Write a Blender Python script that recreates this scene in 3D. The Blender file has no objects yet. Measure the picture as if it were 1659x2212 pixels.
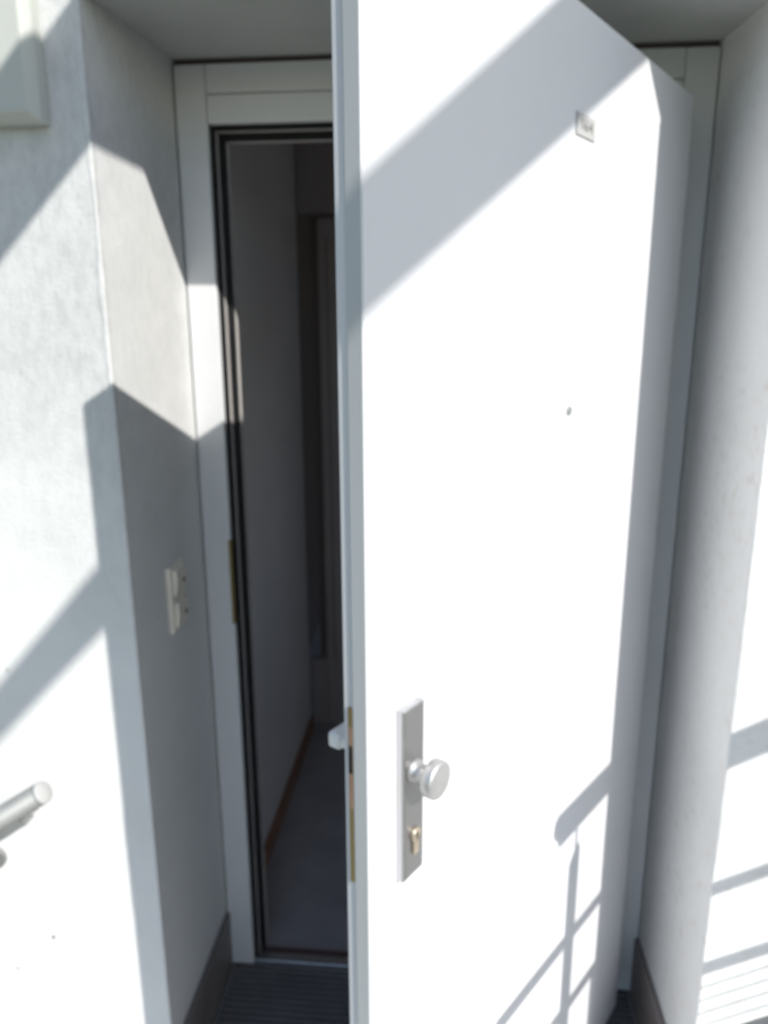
import bpy, bmesh, math, random
from mathutils import Vector, Matrix
random.seed(7)
scn = bpy.context.scene
col = scn.collection

# ------------------------------------------------------------ measured layout
W = 1.05                      # niche width, x = 0 .. W
D = 0.385                     # niche depth, facade at y = 0, door frame at y = D
HF, HB = 2.124, 2.150         # niche ceiling height at the front and at the back
HEAD = 2.139                  # top of the door frame
TH = math.radians(58.06)      # door opening angle
HX, HY = 0.9815, 0.302        # hinge line of the outer door face
DW, DT = 0.954, 0.0342        # door width and thickness
DZ0, DZ1 = 0.042, 2.033       # door bottom and top
SUN = Vector((1.0402, -1.0, 1.0458)).normalized()

# ------------------------------------------------------------ camera
cd = bpy.data.cameras.new('camera')
cam = bpy.data.objects.new('camera', cd); col.objects.link(cam)
yaw, pitch, roll = math.radians(5.0856), math.radians(13.983), math.radians(-0.2416)
f0 = Vector((-math.sin(yaw)*math.cos(pitch), math.cos(yaw)*math.cos(pitch), -math.sin(pitch)))
r0 = Vector((math.cos(yaw), math.sin(yaw), 0)); u0 = r0.cross(f0)
r1 = r0*math.cos(roll) + u0*math.sin(roll); u1 = -r0*math.sin(roll) + u0*math.cos(roll)
m = Matrix((r1, u1, -f0)).transposed().to_4x4(); m.translation = Vector((0.5587, -1.2129, 1.6409))
cam.matrix_world = m
cd.sensor_fit = 'VERTICAL'; cd.sensor_height = 24; cd.sensor_width = 18
cd.lens = 1618.86/2212*24
cd.clip_start = 0.01; cd.clip_end = 3000
cd.dof.use_dof = True; cd.dof.focus_distance = 0.32; cd.dof.aperture_fstop = 7.0
scn.camera = cam

# ------------------------------------------------------------ sky and sun
world = bpy.data.worlds.new('World'); scn.world = world; world.use_nodes = True
nt = world.node_tree
bg = nt.nodes['Background']
sky = nt.nodes.new('ShaderNodeTexSky'); sky.sky_type = 'NISHITA'; sky.sun_disc = False
sky.sun_elevation = math.asin(SUN.z); sky.sun_rotation = math.atan2(SUN.x, SUN.y)
sky.air_density = 1.0; sky.dust_density = 0.6; sky.ozone_density = 1.0
nt.links.new(sky.outputs[0], bg.inputs[0]); bg.inputs[1].default_value = 0.12
sd = bpy.data.lights.new('sun', 'SUN'); sd.energy = 4.2; sd.angle = math.radians(0.53); sd.color = (1.0, 0.965, 0.91)
so = bpy.data.objects.new('sun', sd); col.objects.link(so)
so.rotation_euler = SUN.to_track_quat('Z', 'Y').to_euler(); so.location = (6, -6, 8)

scn.view_settings.view_transform = 'Standard'; scn.view_settings.look = 'None'
scn.view_settings.gamma = 1.0; scn.view_settings.use_curve_mapping = False
scn.view_settings.exposure = 0.44
scn.render.engine = 'CYCLES'
scn.cycles.max_bounces = 8; scn.cycles.diffuse_bounces = 6
scn.cycles.use_denoising = True

# ------------------------------------------------------------ materials
def mat(name, c, rough=0.6, metal=0.0, c2=None, scale=4.0, bump=0.0, bscale=200.0, lo=0.35, hi=0.7,
        stretch=(1, 1, 1), spec=0.5, fine=None):
    m = bpy.data.materials.new(name); m.use_nodes = True
    n = m.node_tree; b = n.nodes['Principled BSDF']
    b.inputs['Roughness'].default_value = rough; b.inputs['Metallic'].default_value = metal
    b.inputs['Specular IOR Level'].default_value = spec
    b.inputs['Base Color'].default_value = (*c, 1)
    tc = n.nodes.new('ShaderNodeTexCoord')
    mp = n.nodes.new('ShaderNodeMapping'); mp.inputs['Scale'].default_value = stretch
    n.links.new(tc.outputs['Object'], mp.inputs[0])
    if c2:
        t = n.nodes.new('ShaderNodeTexNoise'); t.inputs['Scale'].default_value = scale
        t.inputs['Detail'].default_value = 7; t.inputs['Roughness'].default_value = 0.62
        n.links.new(mp.outputs[0], t.inputs['Vector'])
        r = n.nodes.new('ShaderNodeMapRange'); r.inputs[1].default_value = lo; r.inputs[2].default_value = hi
        n.links.new(t.outputs[0], r.inputs[0])
        mx = n.nodes.new('ShaderNodeMix'); mx.data_type = 'RGBA'
        mx.inputs[6].default_value = (*c, 1); mx.inputs[7].default_value = (*c2, 1)
        n.links.new(r.outputs[0], mx.inputs[0])
        out = mx.outputs[2]
        if fine:                                            # small specks of dirt
            t3 = n.nodes.new('ShaderNodeTexNoise'); t3.inputs['Scale'].default_value = fine[0]
            t3.inputs['Detail'].default_value = 3
            n.links.new(mp.outputs[0], t3.inputs['Vector'])
            r3 = n.nodes.new('ShaderNodeMapRange'); r3.inputs[1].default_value = fine[1]; r3.inputs[2].default_value = fine[2]
            n.links.new(t3.outputs[0], r3.inputs[0])
            m3 = n.nodes.new('ShaderNodeMix'); m3.data_type = 'RGBA'
            n.links.new(r3.outputs[0], m3.inputs[0]); n.links.new(out, m3.inputs[6])
            m3.inputs[7].default_value = (*fine[3], 1); out = m3.outputs[2]
        n.links.new(out, b.inputs['Base Color'])
    if bump:
        t2 = n.nodes.new('ShaderNodeTexNoise'); t2.inputs['Scale'].default_value = bscale; t2.inputs['Detail'].default_value = 5
        n.links.new(mp.outputs[0], t2.inputs['Vector'])
        bp = n.nodes.new('ShaderNodeBump'); bp.inputs['Strength'].default_value = bump; bp.inputs['Distance'].default_value = 0.003
        n.links.new(t2.outputs[0], bp.inputs['Height']); n.links.new(bp.outputs[0], b.inputs['Normal'])
    return m

M = {}
M['stucco'] = mat('white_stucco', (0.735, 0.74, 0.735), 0.9, c2=(0.68, 0.685, 0.68), scale=5, bump=0.36, bscale=170, lo=0.42, hi=0.72, spec=0.2)
def dirt_and_tone(m):
    """dirt mottling and specks over a grey that deepens with height, upper left"""
    n = m.node_tree; b = n.nodes['Principled BSDF']; src = b.inputs['Base Color'].links[0].from_socket
    tc = n.nodes.new('ShaderNodeTexCoord'); sp = n.nodes.new('ShaderNodeSeparateXYZ'); n.links.new(tc.outputs['Object'], sp.inputs[0])
    def mrange(sock, a, b_):
        r = n.nodes.new('ShaderNodeMapRange'); r.interpolation_type = 'SMOOTHSTEP'
        r.inputs[1].default_value = a; r.inputs[2].default_value = b_; n.links.new(sock, r.inputs[0]); return r.outputs[0]
    def mul(p, q, op='MULTIPLY'):
        k = n.nodes.new('ShaderNodeMath'); k.operation = op
        for sock, v in zip(k.inputs, (p, q)):
            if isinstance(v, (int, float)): sock.default_value = v
            else: n.links.new(v, sock)
        return k.outputs[0]
    def noise(sc, det=6, st=(1, 1, 1)):
        mp = n.nodes.new('ShaderNodeMapping'); mp.inputs['Scale'].default_value = st; n.links.new(tc.outputs['Object'], mp.inputs[0])
        t = n.nodes.new('ShaderNodeTexNoise'); t.inputs['Scale'].default_value = sc; t.inputs['Detail'].default_value = det
        t.inputs['Roughness'].default_value = 0.65
        n.links.new(mp.outputs[0], t.inputs['Vector']); return t.outputs[0]
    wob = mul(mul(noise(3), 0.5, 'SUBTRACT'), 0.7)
    area = mul(mrange(mul(sp.outputs[2], wob, 'ADD'), 0.95, 1.65), mrange(sp.outputs[0], 0.6, 0.3))  # greyer with height, on the left side only
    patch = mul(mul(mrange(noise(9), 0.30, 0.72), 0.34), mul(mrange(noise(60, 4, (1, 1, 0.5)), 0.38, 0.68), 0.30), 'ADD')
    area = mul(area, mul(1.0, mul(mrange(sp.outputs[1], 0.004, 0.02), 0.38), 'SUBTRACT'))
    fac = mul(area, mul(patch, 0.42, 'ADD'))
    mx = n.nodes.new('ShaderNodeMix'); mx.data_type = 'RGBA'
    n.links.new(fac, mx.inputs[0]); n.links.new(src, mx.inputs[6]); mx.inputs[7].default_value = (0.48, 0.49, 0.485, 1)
    right = mul(mrange(sp.outputs[0], 0.85, 0.95), mul(mrange(noise(45, 5), 0.50, 0.72), mrange(noise(4), 0.35, 0.6)))
    m4 = n.nodes.new('ShaderNodeMix'); m4.data_type = 'RGBA'
    n.links.new(mul(right, 0.6), m4.inputs[0]); n.links.new(mx.outputs[2], m4.inputs[6]); m4.inputs[7].default_value = (0.56, 0.53, 0.48, 1)
    mx = m4
    spots = mul(mul(mrange(noise(17, 2), 0.70, 0.76), 0.5), mrange(sp.outputs[0], 0.6, 0.3))
    m2 = n.nodes.new('ShaderNodeMix'); m2.data_type = 'RGBA'
    n.links.new(spots, m2.inputs[0]); n.links.new(mx.outputs[2], m2.inputs[6]); m2.inputs[7].default_value = (0.36, 0.36, 0.35, 1)
    n.links.new(m2.outputs[2], b.inputs['Base Color'])
dirt_and_tone(M['stucco'])
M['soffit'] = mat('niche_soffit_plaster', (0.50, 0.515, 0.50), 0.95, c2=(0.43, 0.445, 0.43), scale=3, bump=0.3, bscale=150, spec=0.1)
M['frame'] = mat('grey_white_frame_paint', (0.66, 0.67, 0.675), 0.45, c2=(0.59, 0.60, 0.605), scale=3, bump=0.02, bscale=60, spec=0.3)
M['door'] = mat('white_door_paint', (0.64, 0.645, 0.665), 0.42, c2=(0.61, 0.615, 0.635), scale=2.2, bump=0.015, bscale=90, spec=0.3)
M['edge'] = mat('grey_door_edge', (0.50, 0.515, 0.52), 0.5, c2=(0.46, 0.475, 0.48), scale=4, stretch=(1, 1, 0.2), spec=0.3)  # edge faces, greyer than the door face
M['rubber'] = mat('black_rubber', (0.012, 0.012, 0.013), 0.7, c2=(0.018, 0.018, 0.018), scale=12, spec=0.15)
M['alu'] = mat('brushed_aluminium', (0.66, 0.66, 0.67), 0.38, 1.0, c2=(0.56, 0.56, 0.57), scale=30, stretch=(1, 1, 0.06))
M['strip'] = mat('anodised_rebate_strip', (0.47, 0.45, 0.43), 0.55, c2=(0.42, 0.40, 0.39), scale=8, spec=0.3)
M['steel'] = mat('stainless_steel', (0.31, 0.32, 0.315), 0.6, 0.55, c2=(0.26, 0.27, 0.265), scale=18)
M['chrome'] = mat('satin_chrome', (0.82, 0.81, 0.80), 0.22, 1.0)
M['satin'] = mat('satin_white_metal', (0.80, 0.80, 0.79), 0.35, 0.0, spec=0.6)
M['plate'] = mat('dull_nickel_plate', (0.35, 0.345, 0.345), 0.42, 0.9, c2=(0.30, 0.295, 0.295), scale=20, stretch=(1, 1, 0.1))
M['brass'] = mat('pale_brass', (0.70, 0.61, 0.47), 0.35, 0.9, c2=(0.56, 0.47, 0.35), scale=60)
M['zinc'] = mat('yellow_zinc', (0.27, 0.23, 0.09), 0.4, 0.7, c2=(0.27, 0.17, 0.11), scale=14, stretch=(1, 1, 0.4))
M['copper'] = mat('copper_toned_zinc', (0.38, 0.24, 0.175), 0.5, 0.5, c2=(0.31, 0.20, 0.14), scale=40)
M['cap'] = mat('white_plastic_cap', (0.43, 0.435, 0.43), 0.6, spec=0.2)
M['cream'] = mat('cream_plastic', (0.80, 0.76, 0.66), 0.4, c2=(0.76, 0.72, 0.62), scale=6)
M['red'] = mat('red_neon_window', (0.10, 0.008, 0.012), 0.25)
M['lamp'] = mat('grey_white_box_cover', (0.50, 0.515, 0.48), 0.5, c2=(0.46, 0.475, 0.44), scale=4)
M['skirt'] = mat('dark_skirting', (0.21, 0.188, 0.180), 0.5, c2=(0.16, 0.142, 0.136), scale=9, bump=0.1, bscale=80)
M['mat'] = mat('ribbed_rubber_mat', (0.185, 0.175, 0.170), 0.7, c2=(0.135, 0.128, 0.125), scale=7, fine=(30, 0.62, 0.75, (0.17, 0.16, 0.15)))
M['knob'] = mat('satin_metal_knob', (0.60, 0.595, 0.585), 0.48, 0.85, c2=(0.51, 0.505, 0.50), scale=40)
M['sign'] = mat('light_grey_sign', (0.42, 0.42, 0.41), 0.5, c2=(0.39, 0.39, 0.38), scale=20)
M['ink'] = mat('dark_grey_ink', (0.10, 0.10, 0.105), 0.6)
M['inner'] = mat('corridor_plaster', (0.73, 0.695, 0.69), 0.7, c2=(0.64, 0.605, 0.60), scale=1.7)
M['innerfloor'] = mat('corridor_floor_vinyl', (0.40, 0.375, 0.38), 0.45, c2=(0.30, 0.28, 0.285), scale=5, lo=0.3, fine=(11, 0.70, 0.76, (0.12, 0.12, 0.12)))
M['leafgrey'] = mat('brownish_grey_door', (0.33, 0.29, 0.285), 0.6, c2=(0.27, 0.235, 0.23), scale=2)
M['wood'] = mat('reddish_wood', (0.30, 0.155, 0.085), 0.5, c2=(0.23, 0.115, 0.065), scale=10, stretch=(1, 0.1, 1))
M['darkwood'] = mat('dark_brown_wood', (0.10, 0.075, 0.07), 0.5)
M['seal'] = mat('dark_red_seal', (0.11, 0.06, 0.058), 0.6)
M['concrete'] = mat('landing_concrete', (0.60, 0.59, 0.57), 0.9, c2=(0.50, 0.49, 0.475), scale=4, bump=0.3, bscale=90)
M['ground'] = mat('ground', (0.17, 0.18, 0.13), 0.95, c2=(0.12, 0.14, 0.08), scale=0.3, bump=0.4, bscale=5)
M['timber'] = mat('grey_painted_timber', (0.34, 0.34, 0.33), 0.7, c2=(0.27, 0.27, 0.26), scale=6)

# ------------------------------------------------------------ helpers
def box(bm, a, b, bev=0.0, seg=2):
    x0, y0, z0 = a; x1, y1, z1 = b
    vs = [bm.verts.new(p) for p in ((x0,y0,z0),(x1,y0,z0),(x1,y1,z0),(x0,y1,z0),(x0,y0,z1),(x1,y0,z1),(x1,y1,z1),(x0,y1,z1))]
    fs = [bm.faces.new([vs[i] for i in q]) for q in ((0,3,2,1),(4,5,6,7),(0,1,5,4),(1,2,6,5),(2,3,7,6),(3,0,4,7))]
    if bev:
        es = list({e for f in fs for e in f.edges})
        bmesh.ops.bevel(bm, geom=es, offset=bev, segments=seg, profile=0.5, affect='EDGES')
def cyl(bm, p, q, r, seg=24, r2=None, cap=True):
    p, q = Vector(p), Vector(q); d = (q-p).normalized()
    a = d.orthogonal().normalized(); b = d.cross(a)
    r2 = r if r2 is None else r2
    A = [bm.verts.new(p + (a*math.cos(2*math.pi*i/seg) + b*math.sin(2*math.pi*i/seg))*r) for i in range(seg)]
    B = [bm.verts.new(q + (a*math.cos(2*math.pi*i/seg) + b*math.sin(2*math.pi*i/seg))*r2) for i in range(seg)]
    for i in range(seg):
        f = bm.faces.new((A[i], A[(i+1) % seg], B[(i+1) % seg], B[i])); f.smooth = True
    if cap:
        bm.faces.new(A[::-1]); bm.faces.new(B)
def lathe(bm, axis0, d, prof, seg=32):
    """prof = [(distance along d, radius)], closed on the axis at both ends"""
    axis0, d = Vector(axis0), Vector(d).normalized(); a = d.orthogonal().normalized(); b = d.cross(a)
    rings = []
    for t, r in prof:
        if r < 1e-6: rings.append([bm.verts.new(axis0 + d*t)])
        else: rings.append([bm.verts.new(axis0 + d*t + (a*math.cos(2*math.pi*i/seg)+b*math.sin(2*math.pi*i/seg))*r) for i in range(seg)])
    for R, Q in zip(rings, rings[1:]):
        for i in range(seg):
            j = (i+1) % seg
            if len(R) == 1 and len(Q) == 1: continue
            if len(R) == 1: f = bm.faces.new((R[0], Q[j], Q[i]))
            elif len(Q) == 1: f = bm.faces.new((R[i], R[j], Q[0]))
            else: f = bm.faces.new((R[i], R[j], Q[j], Q[i]))
            f.smooth = True
def prism(bm, pts, axis, a, b):
    """extrude a 2D outline: axis 'y' -> pts are (x,z); 'x' -> (y,z); 'z' -> (x,y)"""
    def P(u, v, t): return {'y': (u, t, v), 'x': (t, u, v), 'z': (u, v, t)}[axis]
    A = [bm.verts.new(P(u, v, a)) for u, v in pts]; B = [bm.verts.new(P(u, v, b)) for u, v in pts]
    n = len(pts)
    for i in range(n): bm.faces.new((A[i], A[(i+1) % n], B[(i+1) % n], B[i]))
    bm.faces.new(A[::-1]); bm.faces.new(B)
def link(name, bm, m, parent=None, fix=True):
    if fix: bmesh.ops.recalc_face_normals(bm, faces=bm.faces[:])
    me = bpy.data.meshes.new(name); bm.to_mesh(me); bm.free()
    me.materials.append(m)
    o = bpy.data.objects.new(name, me); col.objects.link(o)
    if parent: o.parent = parent
    return o
def part(name, m, parent, fn, *args, **kw):
    bm = bmesh.new(); fn(bm, *args, **kw); return link(name, bm, m, parent)
def tag(o, label=None, cat=None, group=None, kind=None):
    if label: o['label'] = label
    if cat: o['category'] = cat
    if group: o['group'] = group
    if kind: o['kind'] = kind
    return o
def root(name, loc, label, cat, group=None, rz=0.0):
    o = bpy.data.objects.new(name, None); col.objects.link(o); o.location = loc; o.rotation_euler.z = rz
    o.empty_display_size = 0.1
    return tag(o, label, cat, group, 'thing')
def mat_add(o, m):
    o.data.materials.append(m); return len(o.data.materials)-1

# ------------------------------------------------------------ ground and landing
bm = bmesh.new(); bmesh.ops.create_grid(bm, x_segments=2, y_segments=2, size=900)
for v in bm.verts: v.co.z = -2.4
tag(link('ground', bm, M['ground']), kind='structure')
bm = bmesh.new(); box(bm, (-0.34, -1.75, -0.16), (3.2, -0.002, -0.012), 0.006); box(bm, (0.004, -0.002, -0.16), (W-0.006, 1.0, -0.012))
tag(link('landing', bm, M['concrete']), kind='structure')
stairs = bmesh.new()
for i in range(9):
    x1 = -0.344 - 0.27*i; z1 = -0.19 - 0.177*i
    box(stairs, (x1-0.274, -1.3, -2.39), (x1-0.002, -0.004, z1), 0.004)
tag(link('stairs_down', stairs, M['concrete']), kind='structure')

# ------------------------------------------------------------ house wall with the niche
hw = root('house_wall', (0, 0, 0), 'white rendered house wall with the deep door niche', 'wall')
bm = bmesh.new()
xs = (-5.5, 0.0, W, 6.5); zs_top = 5.2; zb = -2.4
def V(x, y, z): return bm.verts.new((x, y, z))
f = {}
front = {}
for i, x in enumerate(xs):
    for k, z in enumerate((zb, HF, zs_top)):
        front[i, k] = V(x, 0, z)
back = {}
for i, x in enumerate(xs):
    for k, z in enumerate((zb, HB, zs_top)):
        xx = W-0.0025 if i == 2 else x
        back[i, k] = V(xx, D+0.10, HB + 0.007 if k == 1 else z)
F = lambda *v: bm.faces.new(v)
F(front[0,0], front[1,0], front[1,1], front[0,1]); F(front[0,1], front[1,1], front[1,2], front[0,2])
F(front[1,1], front[2,1], front[2,2], front[1,2])
F(front[2,0], front[3,0], front[3,1], front[2,1]); F(front[2,1], front[3,1], front[3,2], front[2,2])
F(back[0,0], back[0,1], back[1,1], back[1,0]); F(back[0,1], back[0,2], back[1,2], back[1,1])
F(back[1,1], back[1,2], back[2,2], back[2,1])
F(back[2,0], back[2,1], back[3,1], back[3,0]); F(back[2,1], back[2,2], back[3,2], back[3,1])
revL = F(front[1,0], back[1,0], back[1,1], front[1,1]); revR = F(front[2,0], front[2,1], back[2,1], back[2,0])
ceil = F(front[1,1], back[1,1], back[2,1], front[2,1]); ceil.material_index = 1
F(front[0,0], front[0,1], back[0,1], back[0,0]); F(front[0,1], front[0,2], back[0,2], back[0,1])
F(front[3,0], back[3,0], back[3,1], front[3,1]); F(front[3,1], back[3,1], back[3,2], front[3,2])
for i in range(3): F(front[i,2], front[i+1,2], back[i+1,2], back[i,2])
F(front[0,0], back[0,0], back[1,0], front[1,0]); F(front[2,0], back[2,0], back[3,0], front[3,0])
es = [e for e in bm.edges if {e.verts[0], e.verts[1]} in ({front[1,0], front[1,1]}, {front[2,0], front[2,1]}, {front[1,1], front[2,1]})]
bmesh.ops.bevel(bm, geom=es, offset=0.0045, segments=3, profile=0.5, affect='EDGES')
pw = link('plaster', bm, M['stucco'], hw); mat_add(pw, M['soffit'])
hs = 0.163
part('skirting_board', M['skirt'], hw, box, (0.001, -0.0, -0.010), (0.010, D-0.001, hs), 0.0015, 1)
part('skirting_board', M['skirt'], hw, box, (W-0.014, 0.0, -0.010), (W-0.0035, D-0.001, hs), 0.0015, 1)

def bead(bm, x, sx, z0, z1):
    rnd = random.Random(3 if sx < 0 else 5); rows = []; k = int((z1-z0)/0.012)
    w1 = w2 = 0.010
    for i in range(k+1):
        z = z0 + (z1-z0)*i/k
        w1 += rnd.uniform(-0.0016, 0.0016) + (0.010-w1)*0.12; w2 += rnd.uniform(-0.0016, 0.0016) + (0.010-w2)*0.12
        a, b = rnd.uniform(0.0, 0.0011), rnd.uniform(0.0, 0.0011)
        rows.append([bm.verts.new(p) for p in ((x+sx*w1, 0.0006, z), (x+sx*(w1-0.003), -0.0007-0.3*a, z), (x+sx*(0.0012-0.4*b), -0.0007-a, z), (x-sx*(0.0006+0.6*b), 0.0012, z), (x-sx*0.0006, w2-0.003, z), (x+sx*0.0006, w2, z))])
    for p, q in zip(rows, rows[1:]):
        for j in range(5):
            f = bm.faces.new((p[j], p[j+1], q[j+1], q[j])); f.smooth = True
part('corner_bead', M['stucco'], hw, bead, 0.0, -1, -0.01, HF-0.006)
part('corner_bead', M['stucco'], hw, bead, W, 1, -0.01, HF-0.006)
for x, z, r in ((-0.231, 0.430, 0.0036), (-0.318, 0.345, 0.0024)):
    part('screw', M['darkwood'], hw, cyl, (x, 0.001, z), (x, -0.0018, z), r, 12)

# ------------------------------------------------------------ door frame
JX = 0.066; HZ = 2.032; XR = W - JX
df = root('entrance_surround', (0.5*W, D, 0), 'grey white door frame with black rubber seals set into the niche', 'door frame')
def fbox(bm, a, b, bev=0.0, seg=1):
    box(bm, (a[0]-0.5*W, a[1]-D, a[2]), (b[0]-0.5*W, b[1]-D, b[2]), bev, seg)
part('jamb', M['frame'], df, fbox, (0.0035, D, 0.003), (JX, D+0.022, HEAD), 0.0025, 2)
part('jamb', M['frame'], df, fbox, (XR, D, 0.003), (W-0.005, D+0.022, HEAD), 0.0025, 2)
part('head_board', M['frame'], df, fbox, (JX+0.0012, D+0.0006, 2.0868), (XR-0.0012, D+0.022, HEAD), 0.0012)
part('head_board', M['frame'], df, fbox, (JX+0.0012, D+0.0006, HZ), (XR-0.0012, D+0.022, 2.0850), 0.0018)
part('packing_strip', M['darkwood'], df, fbox, (0.003, D+0.012, HEAD+0.0005), (W-0.005, D+0.06, HEAD+0.013))
# stepped rebate: seal, strip, seal, strip going in
def rebate(name, m, o0, o1, y0, y1, bev=0.0):
    part(name, m, df, fbox, (JX+o0, y0, 0.012), (JX+o1, y1, HZ-o0), bev)
    part(name, m, df, fbox, (XR-o1, y0, 0.012), (XR-o0, y1, HZ-o0), bev)
    part(name, m, df, fbox, (JX+o1, y0, HZ-o1), (XR-o1, y1, HZ-o0), bev)
rebate('rebate_strip', M['strip'], -0.030, 0.0100, D+0.0235, D+0.040, 0.0008)
rebate('rebate_strip', M['strip'], -0.030, 0.0245, D+0.0485, D+0.068, 0.0012)
rebate('seal', M['rubber'], -0.002, 0.0094, D+0.0150, D+0.0230, 0.0012)
rebate('seal', M['rubber'], 0.0060, 0.0238, D+0.0412, D+0.0480, 0.0012)
part('threshold', M['alu'], df, fbox, (JX-0.003, D+0.008, -0.004), (XR+0.003, D+0.037, 0.009), 0.0015)
part('threshold_seal', M['seal'], df, fbox, (JX+0.004, D+0.039, -0.004), (XR-0.004, D+0.060, 0.006), 0.002)
# strike plate wrapped round the left jamb edge
def strike(bm):
    fbox(bm, (JX-0.0052, D-0.0012, 0.966), (JX+0.0012, D+0.0005, 1.170), 0.0004)
    fbox(bm, (JX+0.0002, D-0.0004, 0.966), (JX+0.0014, D+0.020, 1.170), 0.0004)
part('strike_plate', M['zinc'], df, strike)

# ------------------------------------------------------------ door
dr = root('door', (HX, HY, DZ0), 'white outward door standing ajar with knob, sunlit on its face', 'door', rz=math.pi+TH)
H0 = DZ1 - DZ0
def dz(z): return z - DZ0
def leaf(bm):
    fo = -0.0205                                            # outer leaf with a slightly splayed lock edge
    prism(bm, [(0.0, 0.0), (0.0, fo), (DW-0.0016, fo), (DW-0.0012, fo+0.0015), (DW-0.0011, -0.0015), (DW-0.0026, 0.0)], 'z', 0.0, H0)
lf = part('leaf', M['door'], dr, leaf)
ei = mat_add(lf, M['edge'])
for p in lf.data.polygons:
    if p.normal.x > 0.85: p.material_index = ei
part('inner_leaf', M['door'], dr, box, (0.012, -DT, 0.004), (DW-0.0032, -0.0208, H0-0.012), 0.0015)
il = dr.children[-1]; ie = mat_add(il, M['edge'])
for p in il.data.polygons:
    if p.normal.x > 0.85: p.material_index = ie
part('hinge_light_block', M['rubber'], dr, box, (-0.006, -0.100, 0.01), (0.0015, -0.012, H0-0.02), 0.001)  # added strip, blocks sun leaking through the gap at the hinges
def lockplate(bm):
    box(bm, (DW-0.0034, -0.0272, dz(1.027)), (DW-0.0012, -0.0212, dz(1.245)), 0.0005, 1)
lp = part('lock_plate', M['zinc'], dr, lockplate)
def latch(bm): box(bm, (DW-0.0030, -0.0268, dz(1.166)), (DW-0.0008, -0.0216, dz(1.199)), 0.0004, 1)
part('latch_slot', M['rubber'], lp, latch)
for z0, z1 in ((1.2, 1.222), (1.122, 1.165)):
    part('lock_cover', M['copper'], lp, box, (DW-0.0030, -0.0270, dz(z0)), (DW-0.0010, -0.0214, dz(z1)), 0.0004, 1)
# outer handle plate
hpz0, hpz1 = 1.0075, 1.2275
def hplate(bm):
    box(bm, (0.8615, 0.0003, dz(hpz0)), (0.9020, 0.0112, dz(hpz1)), 0.0)
    es = [e for e in bm.edges if all(v.co.y > 0.01 for v in e.verts)]
    bmesh.ops.bevel(bm, geom=es, offset=0.0035, segments=2, profile=0.6, affect='EDGES')
hp_ = part('handle_plate', M['plate'], dr, hplate)
ki = mat_add(hp_, M['alu'])
for p in hp_.data.polygons:
    if abs(p.normal.y) < 0.9: p.material_index = ki
def knob(bm):
    lathe(bm, (0.882, 0.0108, dz(1.147)), (0, 1, 0), [(0, 0), (0, 0.0140), (0.003, 0.0140), (0.005, 0.0112), (0.015, 0.0105), (0.0205, 0.0120),
          (0.0225, 0.0205), (0.0240, 0.0222), (0.0340, 0.0222), (0.0360, 0.0210), (0.0366, 0.0190), (0.0368, 0.0)], 40)
part('knob', M['knob'], dr, knob)
def cyl_lock(bm):
    lathe(bm, (0.8805, 0.0113, dz(1.0625)), (0, 1, 0), [(0, 0), (0, 0.0085), (0.0035, 0.0085), (0.0042, 0.0075), (0.0042, 0)], 24)
    box(bm, (0.8805-0.005, 0.0113, dz(1.037)), (0.8805+0.005, 0.0146, dz(1.058)), 0.0012)
lk = part('lock_cylinder', M['brass'], dr, cyl_lock)
part('keyhole', M['rubber'], lk, box, (0.8795, 0.0140, dz(1.058)), (0.8815, 0.0158, dz(1.067)))
# inner lever handle
def lever(bm):
    cyl(bm, (0.884, -DT, dz(1.150)), (0.884, -DT-0.010, dz(1.150)), 0.024, 28)
    cyl(bm, (0.884, -DT-0.009, dz(1.150)), (0.884, -DT-0.058, dz(1.150)), 0.0095, 20)
    box(bm, (0.765, -DT-0.075, dz(1.1395)), (0.8945, -DT-0.056, dz(1.1605)), 0.004, 3)
lv = part('lever_handle', M['satin'], dr, lever)
part('grub_screw', M['rubber'], lv, cyl, (0.884, -DT-0.052, dz(1.1412)), (0.884, -DT-0.052, dz(1.1396)), 0.0028, 12)
# spy hole
def spy(bm):
    lathe(bm, (0.4767, 0.0002, dz(1.5197)), (0, 1, 0), [(0, 0), (0, 0.0065), (0.002, 0.0065), (0.0034, 0.0050), (0.0028, 0.0036), (0.0018, 0.0)], 28)
part('spy_hole', M['steel'], dr, spy)
# number plate with lettering
sg = part('number_plate', M['sign'], dr, box, (0.4420, 0.0003, dz(1.8828)), (0.5042, 0.0024, dz(1.9100)), 0.0006)
cu = bpy.data.curves.new('lettering', 'FONT'); cu.body = '16/4'; cu.size = 0.0200; cu.space_character = 1.12; cu.extrude = 0.0002; cu.align_x = 'CENTER'; cu.align_y = 'CENTER'
to = bpy.data.objects.new('lettering_curve', cu); col.objects.link(to)
me = bpy.data.meshes.new_from_object(to.evaluated_get(bpy.context.evaluated_depsgraph_get()))
bpy.data.objects.remove(to)
for v in me.vertices: v.co = Vector((0.4735 - v.co.x, 0.0027 + v.co.z, dz(1.8965) + v.co.y))
me.materials.append(M['ink'])
lt = bpy.data.objects.new('lettering', me); col.objects.link(lt); lt.parent = sg
# hinges on the hinge edge
for z in (0.30, 1.05, 1.80):
    part('hinge', M['steel'], dr, cyl, (-0.006, -0.008, dz(z-0.05)), (-0.006, -0.008, dz(z+0.05)), 0.0065, 16)

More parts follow.
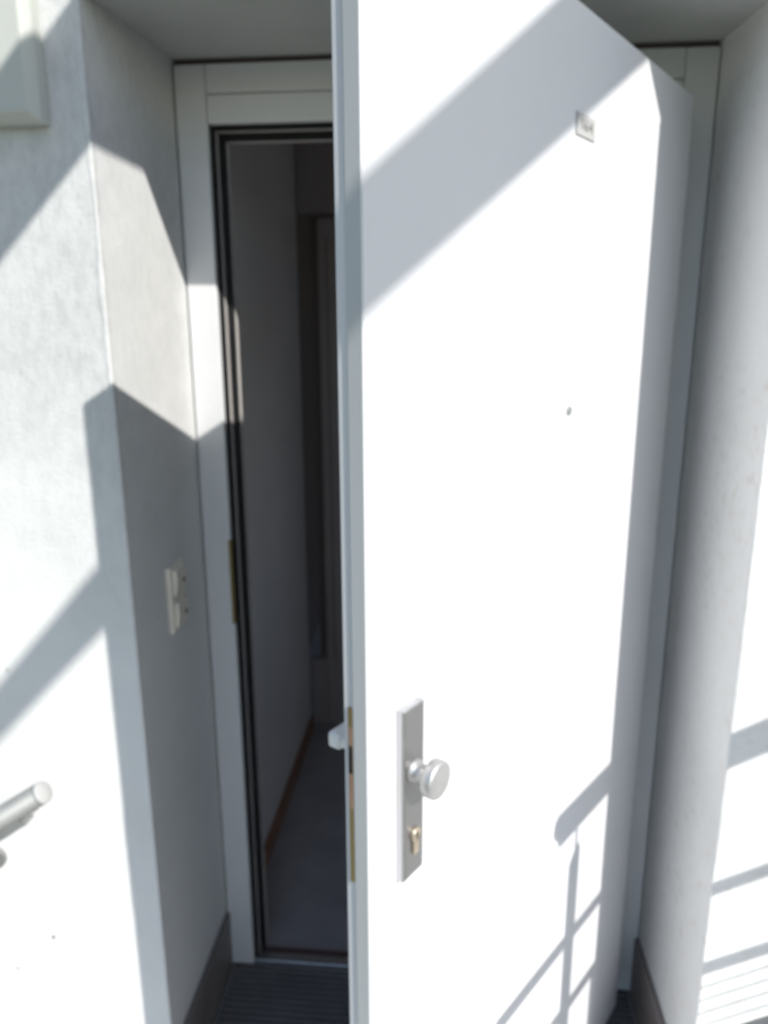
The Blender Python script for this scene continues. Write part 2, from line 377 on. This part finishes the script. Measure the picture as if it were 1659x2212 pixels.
# ------------------------------------------------------------ light switch on the left reveal
sw = root('light_switch', (0.0, 0.195, 1.105), 'cream double light switch with two red dots on the niche side wall', 'light switch')
def swplate(bm):
    box(bm, (0.0004, -0.040, -0.070), (0.0110, 0.040, 0.070), 0.0035, 3)
part('cover_plate', M['cream'], sw, swplate)
for zc in (0.0345, -0.0345):
    def rock(bm):
        prism(bm, [(0.0105, zc-0.026), (0.0150, zc-0.026), (0.0195, zc+0.006), (0.0185, zc+0.026), (0.0105, zc+0.026)], 'y', -0.026, 0.026)
    rk = part('rocker', M['cream'], sw, rock)
    part('red_dot', M['red'], rk, cyl, (0.0150, 0.012, zc-0.003), (0.0200, 0.012, zc-0.003), 0.0050, 14)

# ------------------------------------------------------------ box on the wall, upper left
bx = root('wall_lamp', (-0.186, 0.0, 1.939), 'shallow pale grey lamp on the rendered wall at the upper left corner', 'wall lamp')
def wb(bm):
    x0, x1 = -0.125, 0.1255; d = 0.040; i = 0.012; z1 = 0.36
    A = [(x0, z1), (x0, 0), (x1, 0), (x1, z1)]; B = [(x0+i, z1-i), (x0+i, i), (x1-i, i), (x1-i, z1-i)]
    r0_ = [bm.verts.new((x, -0.001, z)) for x, z in A]; r1_ = [bm.verts.new((x, -d+0.014, z)) for x, z in A]
    r2_ = [bm.verts.new((x, -d, z)) for x, z in B]
    for p, q in ((r0_, r1_), (r1_, r2_)):
        for k in range(4): bm.faces.new((p[k], p[(k+1) % 4], q[(k+1) % 4], q[k]))
    bm.faces.new(r2_); bm.faces.new(r0_[::-1])
    bmesh.ops.bevel(bm, geom=bm.edges[:], offset=0.004, segments=2, profile=0.5, affect='EDGES')
part('cover', M['lamp'], bx, wb)

# ------------------------------------------------------------ wall handrail at the left
hr = root('wall_handrail', (-0.167, -0.070, 0.819), 'round steel handrail on the wall beside the stairs down, white end cap showing', 'handrail')
sl = 0.657; dv = Vector((-1, 0, -sl)).normalized(); up = Vector((-sl, 0, 1)).normalized(); up = Vector((dv.z, 0, -dv.x))
if up.z < 0: up = -up
L_ = 2.6
part('tube', M['steel'], hr, cyl, dv*0.006, dv*L_, 0.0208, 32)
def capf(bm): lathe(bm, dv*0.0065, -dv, [(0, 0), (0, 0.0212), (0.0045, 0.0212), (0.0062, 0.0200), (0.0066, 0.0)], 36)
part('end_cap', M['cap'], hr, capf)
def flat(bm):
    pts = []
    n = 6
    for k in range(n+1):
        a = math.pi/2*k/n
        pts.append((0.062+0.014*(1-math.sin(a)), -0.0195-0.014*(1-math.cos(a))))
    prof = [(0.062, -0.0185)] + pts[1:] + [(L_, -0.0335), (L_, -0.0185)]
    A = [bm.verts.new(dv*s + up*t + Vector((0, -0.013, 0))) for s, t in prof]; B = [bm.verts.new(dv*s + up*t + Vector((0, 0.013, 0))) for s, t in prof]
    k = len(prof)
    for i in range(k): bm.faces.new((A[i], A[(i+1) % k], B[(i+1) % k], B[i]))
    bm.faces.new(A[::-1]); bm.faces.new(B)
part('flat_bar', M['steel'], hr, flat)
for s in (0.215, 1.3, 2.3):
    p = dv*s - up*0.030
    def brk(bm):
        q = p + Vector((0, 0, -0.06)); w_ = Vector((q.x, 0.066, q.z))
        cyl(bm, p, q, 0.0065, 14); cyl(bm, q, w_, 0.0065, 14)
        cyl(bm, w_ - Vector((0, 0.004, 0)), Vector((q.x, 0.0695, q.z)), 0.024, 28)
    part('bracket', M['steel'], hr, brk)

# ------------------------------------------------------------ stair railing to the right (out of frame, its shadow falls on door and wall)
RY = -0.44; kx = 0.01
sr = root('stair_railing', (1.27+kx, RY, 0), 'steel stair railing with round handrail rising to the right of the door', 'railing')
X0 = 1.27+kx
def zl(x, x0, z0, s): return z0 + s*(x-x0)
def bar(bm, xa, xb, x0, z0, s, r, rnd=False):
    cyl(bm, (xa-X0, 0, zl(xa, x0, z0, s)), (xb-X0, 0, zl(xb, x0, z0, s)), r, 20)
XE = 3.3
hs_ = 0.565
def hrail(bm):
    d = Vector((1, 0, hs_)).normalized()
    p = Vector((1.135+kx-X0, 0, zl(1.135, 1.15, 1.190, hs_)))
    lathe(bm, p, d, [(0, 0), (0.002, 0.010), (0.008, 0.0175), (0.016, 0.0205), (0.025, 0.0215), (2.5, 0.0215), (2.5, 0)], 28)
part('handrail_tube', M['steel'], sr, hrail)
def fb(bm):
    a, b = 1.163+kx, XE
    prism(bm, [(a-X0, zl(a, 1.15+kx, 1.190, hs_)-0.022), (a+0.012-X0, zl(a, 1.15+kx, 1.190, hs_)-0.032), (b-X0, zl(b, 1.15+kx, 1.190, hs_)-0.037), (b-X0, zl(b, 1.15+kx, 1.190, hs_)-0.020)], 'y', -0.013, 0.013)
part('flat_bar', M['steel'], sr, fb)
for xp in (1.27+kx, 3.0):
    zt = zl(xp, 1.15+kx, 1.190, hs_) - 0.095
    def post(bm):
        prism(bm, [(-0.017+xp-X0, -0.012), (0.017+xp-X0, -0.012), (0.017+xp-X0, zt), (0.006+xp-X0, zt+0.012), (-0.017+xp-X0, zt-0.016)], 'y', -0.017, 0.017)
    part('post', M['steel'], sr, post)
    part('pin', M['steel'], sr, cyl, (xp+0.004-X0, 0, zt-0.01), (xp+0.004-X0, 0, zt+0.070), 0.005, 12)
for z0, s, r in ((1.083, 0.525, 0.0125), (0.906, 0.515, 0.0125), (0.400, 0.515, 0.0125)):
    part('rail_bar', M['steel'], sr, bar, 0.86+kx, XE, 1.475+kx, z0, s, r)
for k in range(14):
    part('wire', M['steel'], sr, bar, 1.482+kx, XE, 1.475+kx, 0.893-0.031*(k+1), 0.515, 0.0023)
xs_ = 1.482+kx
part('stile', M['steel'], sr, box, (xs_-0.006-X0, -0.008, zl(xs_, 1.475+kx, 0.400, 0.515)), (xs_+0.006-X0, 0.008, zl(xs_, 1.475+kx, 0.906, 0.515)))
st = bmesh.new()
for i in range(8):
    box(st, (1.78+0.29*i, -1.6, 0.16+0.165*i-0.03), (1.78+0.29*i+0.30, -0.52, 0.16+0.165*i), 0.003)
stp = tag(link('stairs_up', st, M['concrete']), kind='structure')

# ------------------------------------------------------------ canopy rafters overhead (out of frame, they cast the two slanting bands)
cp = root('canopy', (1.57, -3.45, -2.4), 'open timber canopy of two rafters in front of the door', 'canopy')
def cb(bm, a, b, bev=0.003):
    o = Vector((1.57, -3.45, -2.4)); box(bm, Vector(a)-o, Vector(b)-o, bev)
def tapered(bm):
    o = Vector((1.57, -3.45, -2.4))
    q = []
    for y, zt, zl_ in ((-0.003, 2.985, 2.790), (-2.0, 2.798, 2.766), (-3.45, 2.805, 2.746)):
        q.append([bm.verts.new(Vector(p)-o) for p in ((1.543, y, zl_), (1.597, y, zl_), (1.597, y, zt), (1.543, y, zt))])
    for A, B in zip(q, q[1:]):
        for i in range(4): bm.faces.new((A[i], A[(i+1) % 4], B[(i+1) % 4], B[i]))
    bm.faces.new(q[0][::-1]); bm.faces.new(q[-1])
part('rafter', M['timber'], cp, tapered)
part('rafter', M['timber'], cp, cb, (0.722, -3.45, 2.745), (0.830, -0.003, 2.850))
part('header_beam', M['timber'], cp, cb, (0.5, -3.52, 2.63), (2.2, -3.44, 2.742))
for x in (0.776, 1.57):
    part('post', M['timber'], cp, cb, (x-0.05, -3.53, -2.4), (x+0.05, -3.43, 2.628))

# ------------------------------------------------------------ mat in the niche
bm = bmesh.new()
y0, y1 = -0.02, D+0.005; pitch_ = 0.0172; n = int((y1-y0)/pitch_)
prof = []
for i in range(n):
    y = y0 + i*pitch_
    prof += [(y, -0.0075), (y+0.0068, -0.0075), (y+0.0076, 0.0), (y+0.0164, 0.0)]
prof += [(y1, -0.0075), (y1, -0.0115), (y0, -0.0115)]
prism(bm, prof, 'x', 0.016, W-0.020)
tag(link('doormat', bm, M['mat']), 'dark ribbed rubber mat on the niche floor before the threshold', 'mat')

# ------------------------------------------------------------ corridor behind the door
IY = D+0.10; BY = 1.585; IX1 = 1.75; IZ = 2.48
def strc(name, m, a, b):
    bm = bmesh.new(); box(bm, a, b); return tag(link(name, bm, m), kind='structure')
strc('corridor_floor', M['innerfloor'], (-0.25, D+0.0605, -0.0115), (IX1+0.1, BY+2.0, 0.0))
wl = strc('corridor_left_wall', M['inner'], (-0.15, IY+0.002, 0.001), (0.0, BY, IZ))
part('baseboard', M['wood'], wl, box, (0.0005, IY+0.004, 0.001), (0.013, BY-0.001, 0.062), 0.002)
# right wall (hidden behind the open door) with an added opening, skylight through it brightens the corridor
rw = bmesh.new(); wy0, wy1, wz0, wz1 = 0.80, 1.25, 0.95, 1.75
for a, b in (((IX1, IY+0.002, 0.001), (IX1+0.1, wy0, IZ)), ((IX1, wy1, 0.001), (IX1+0.1, BY+0.6, IZ)),
             ((IX1, wy0, 0.001), (IX1+0.1, wy1, wz0)), ((IX1, wy0, wz1), (IX1+0.1, wy1, IZ))): box(rw, a, b)
tag(link('corridor_right_wall', rw, M['inner']), kind='structure')
strc('corridor_ceiling', M['inner'], (-0.15, IY+0.002, IZ+0.001), (IX1+0.1, BY+2.0, IZ+0.1))
strc('corridor_front_wall', M['inner'], (W+0.001, IY+0.002, 0.001), (IX1-0.001, IY+0.03, IZ-0.001))
strc('corridor_lintel', M['inner'], (0.001, IY+0.002, 2.16), (W, IY+0.03, IZ-0.001))
strc('corridor_back_wall', M['inner'], (0.62, BY+0.02, 0.001), (IX1-0.001, BY+0.12, IZ-0.001))
strc('corridor_back_lintel', M['leafgrey'], (0.001, BY+0.02, 2.03), (0.619, BY+0.12, IZ-0.001))
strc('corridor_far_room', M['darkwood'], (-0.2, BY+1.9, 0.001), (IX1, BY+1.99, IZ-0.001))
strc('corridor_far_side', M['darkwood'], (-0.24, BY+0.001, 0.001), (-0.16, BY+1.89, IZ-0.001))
idr = root('inner_door', (0.04, BY+0.03, 0), 'dark inner door at the end of the corridor, open a crack', 'door')
part('leaf', M['leafgrey'], idr, box, (0.030, 0.0, 0.006), (0.575, 0.04, 2.015), 0.002)
part('edge_strip', M['darkwood'], idr, box, (0.002, 0.010, 0.30), (0.028, 0.05, 2.015), 0.002)
part('lower_panel', M['leafgrey'], idr, box, (-0.038, 0.012, 0.001), (0.028, 0.05, 0.298), 0.002)
part('stile_groove', M['darkwood'], idr, box, (0.060, -0.0015, 0.3), (0.064, 0.002, 1.95))
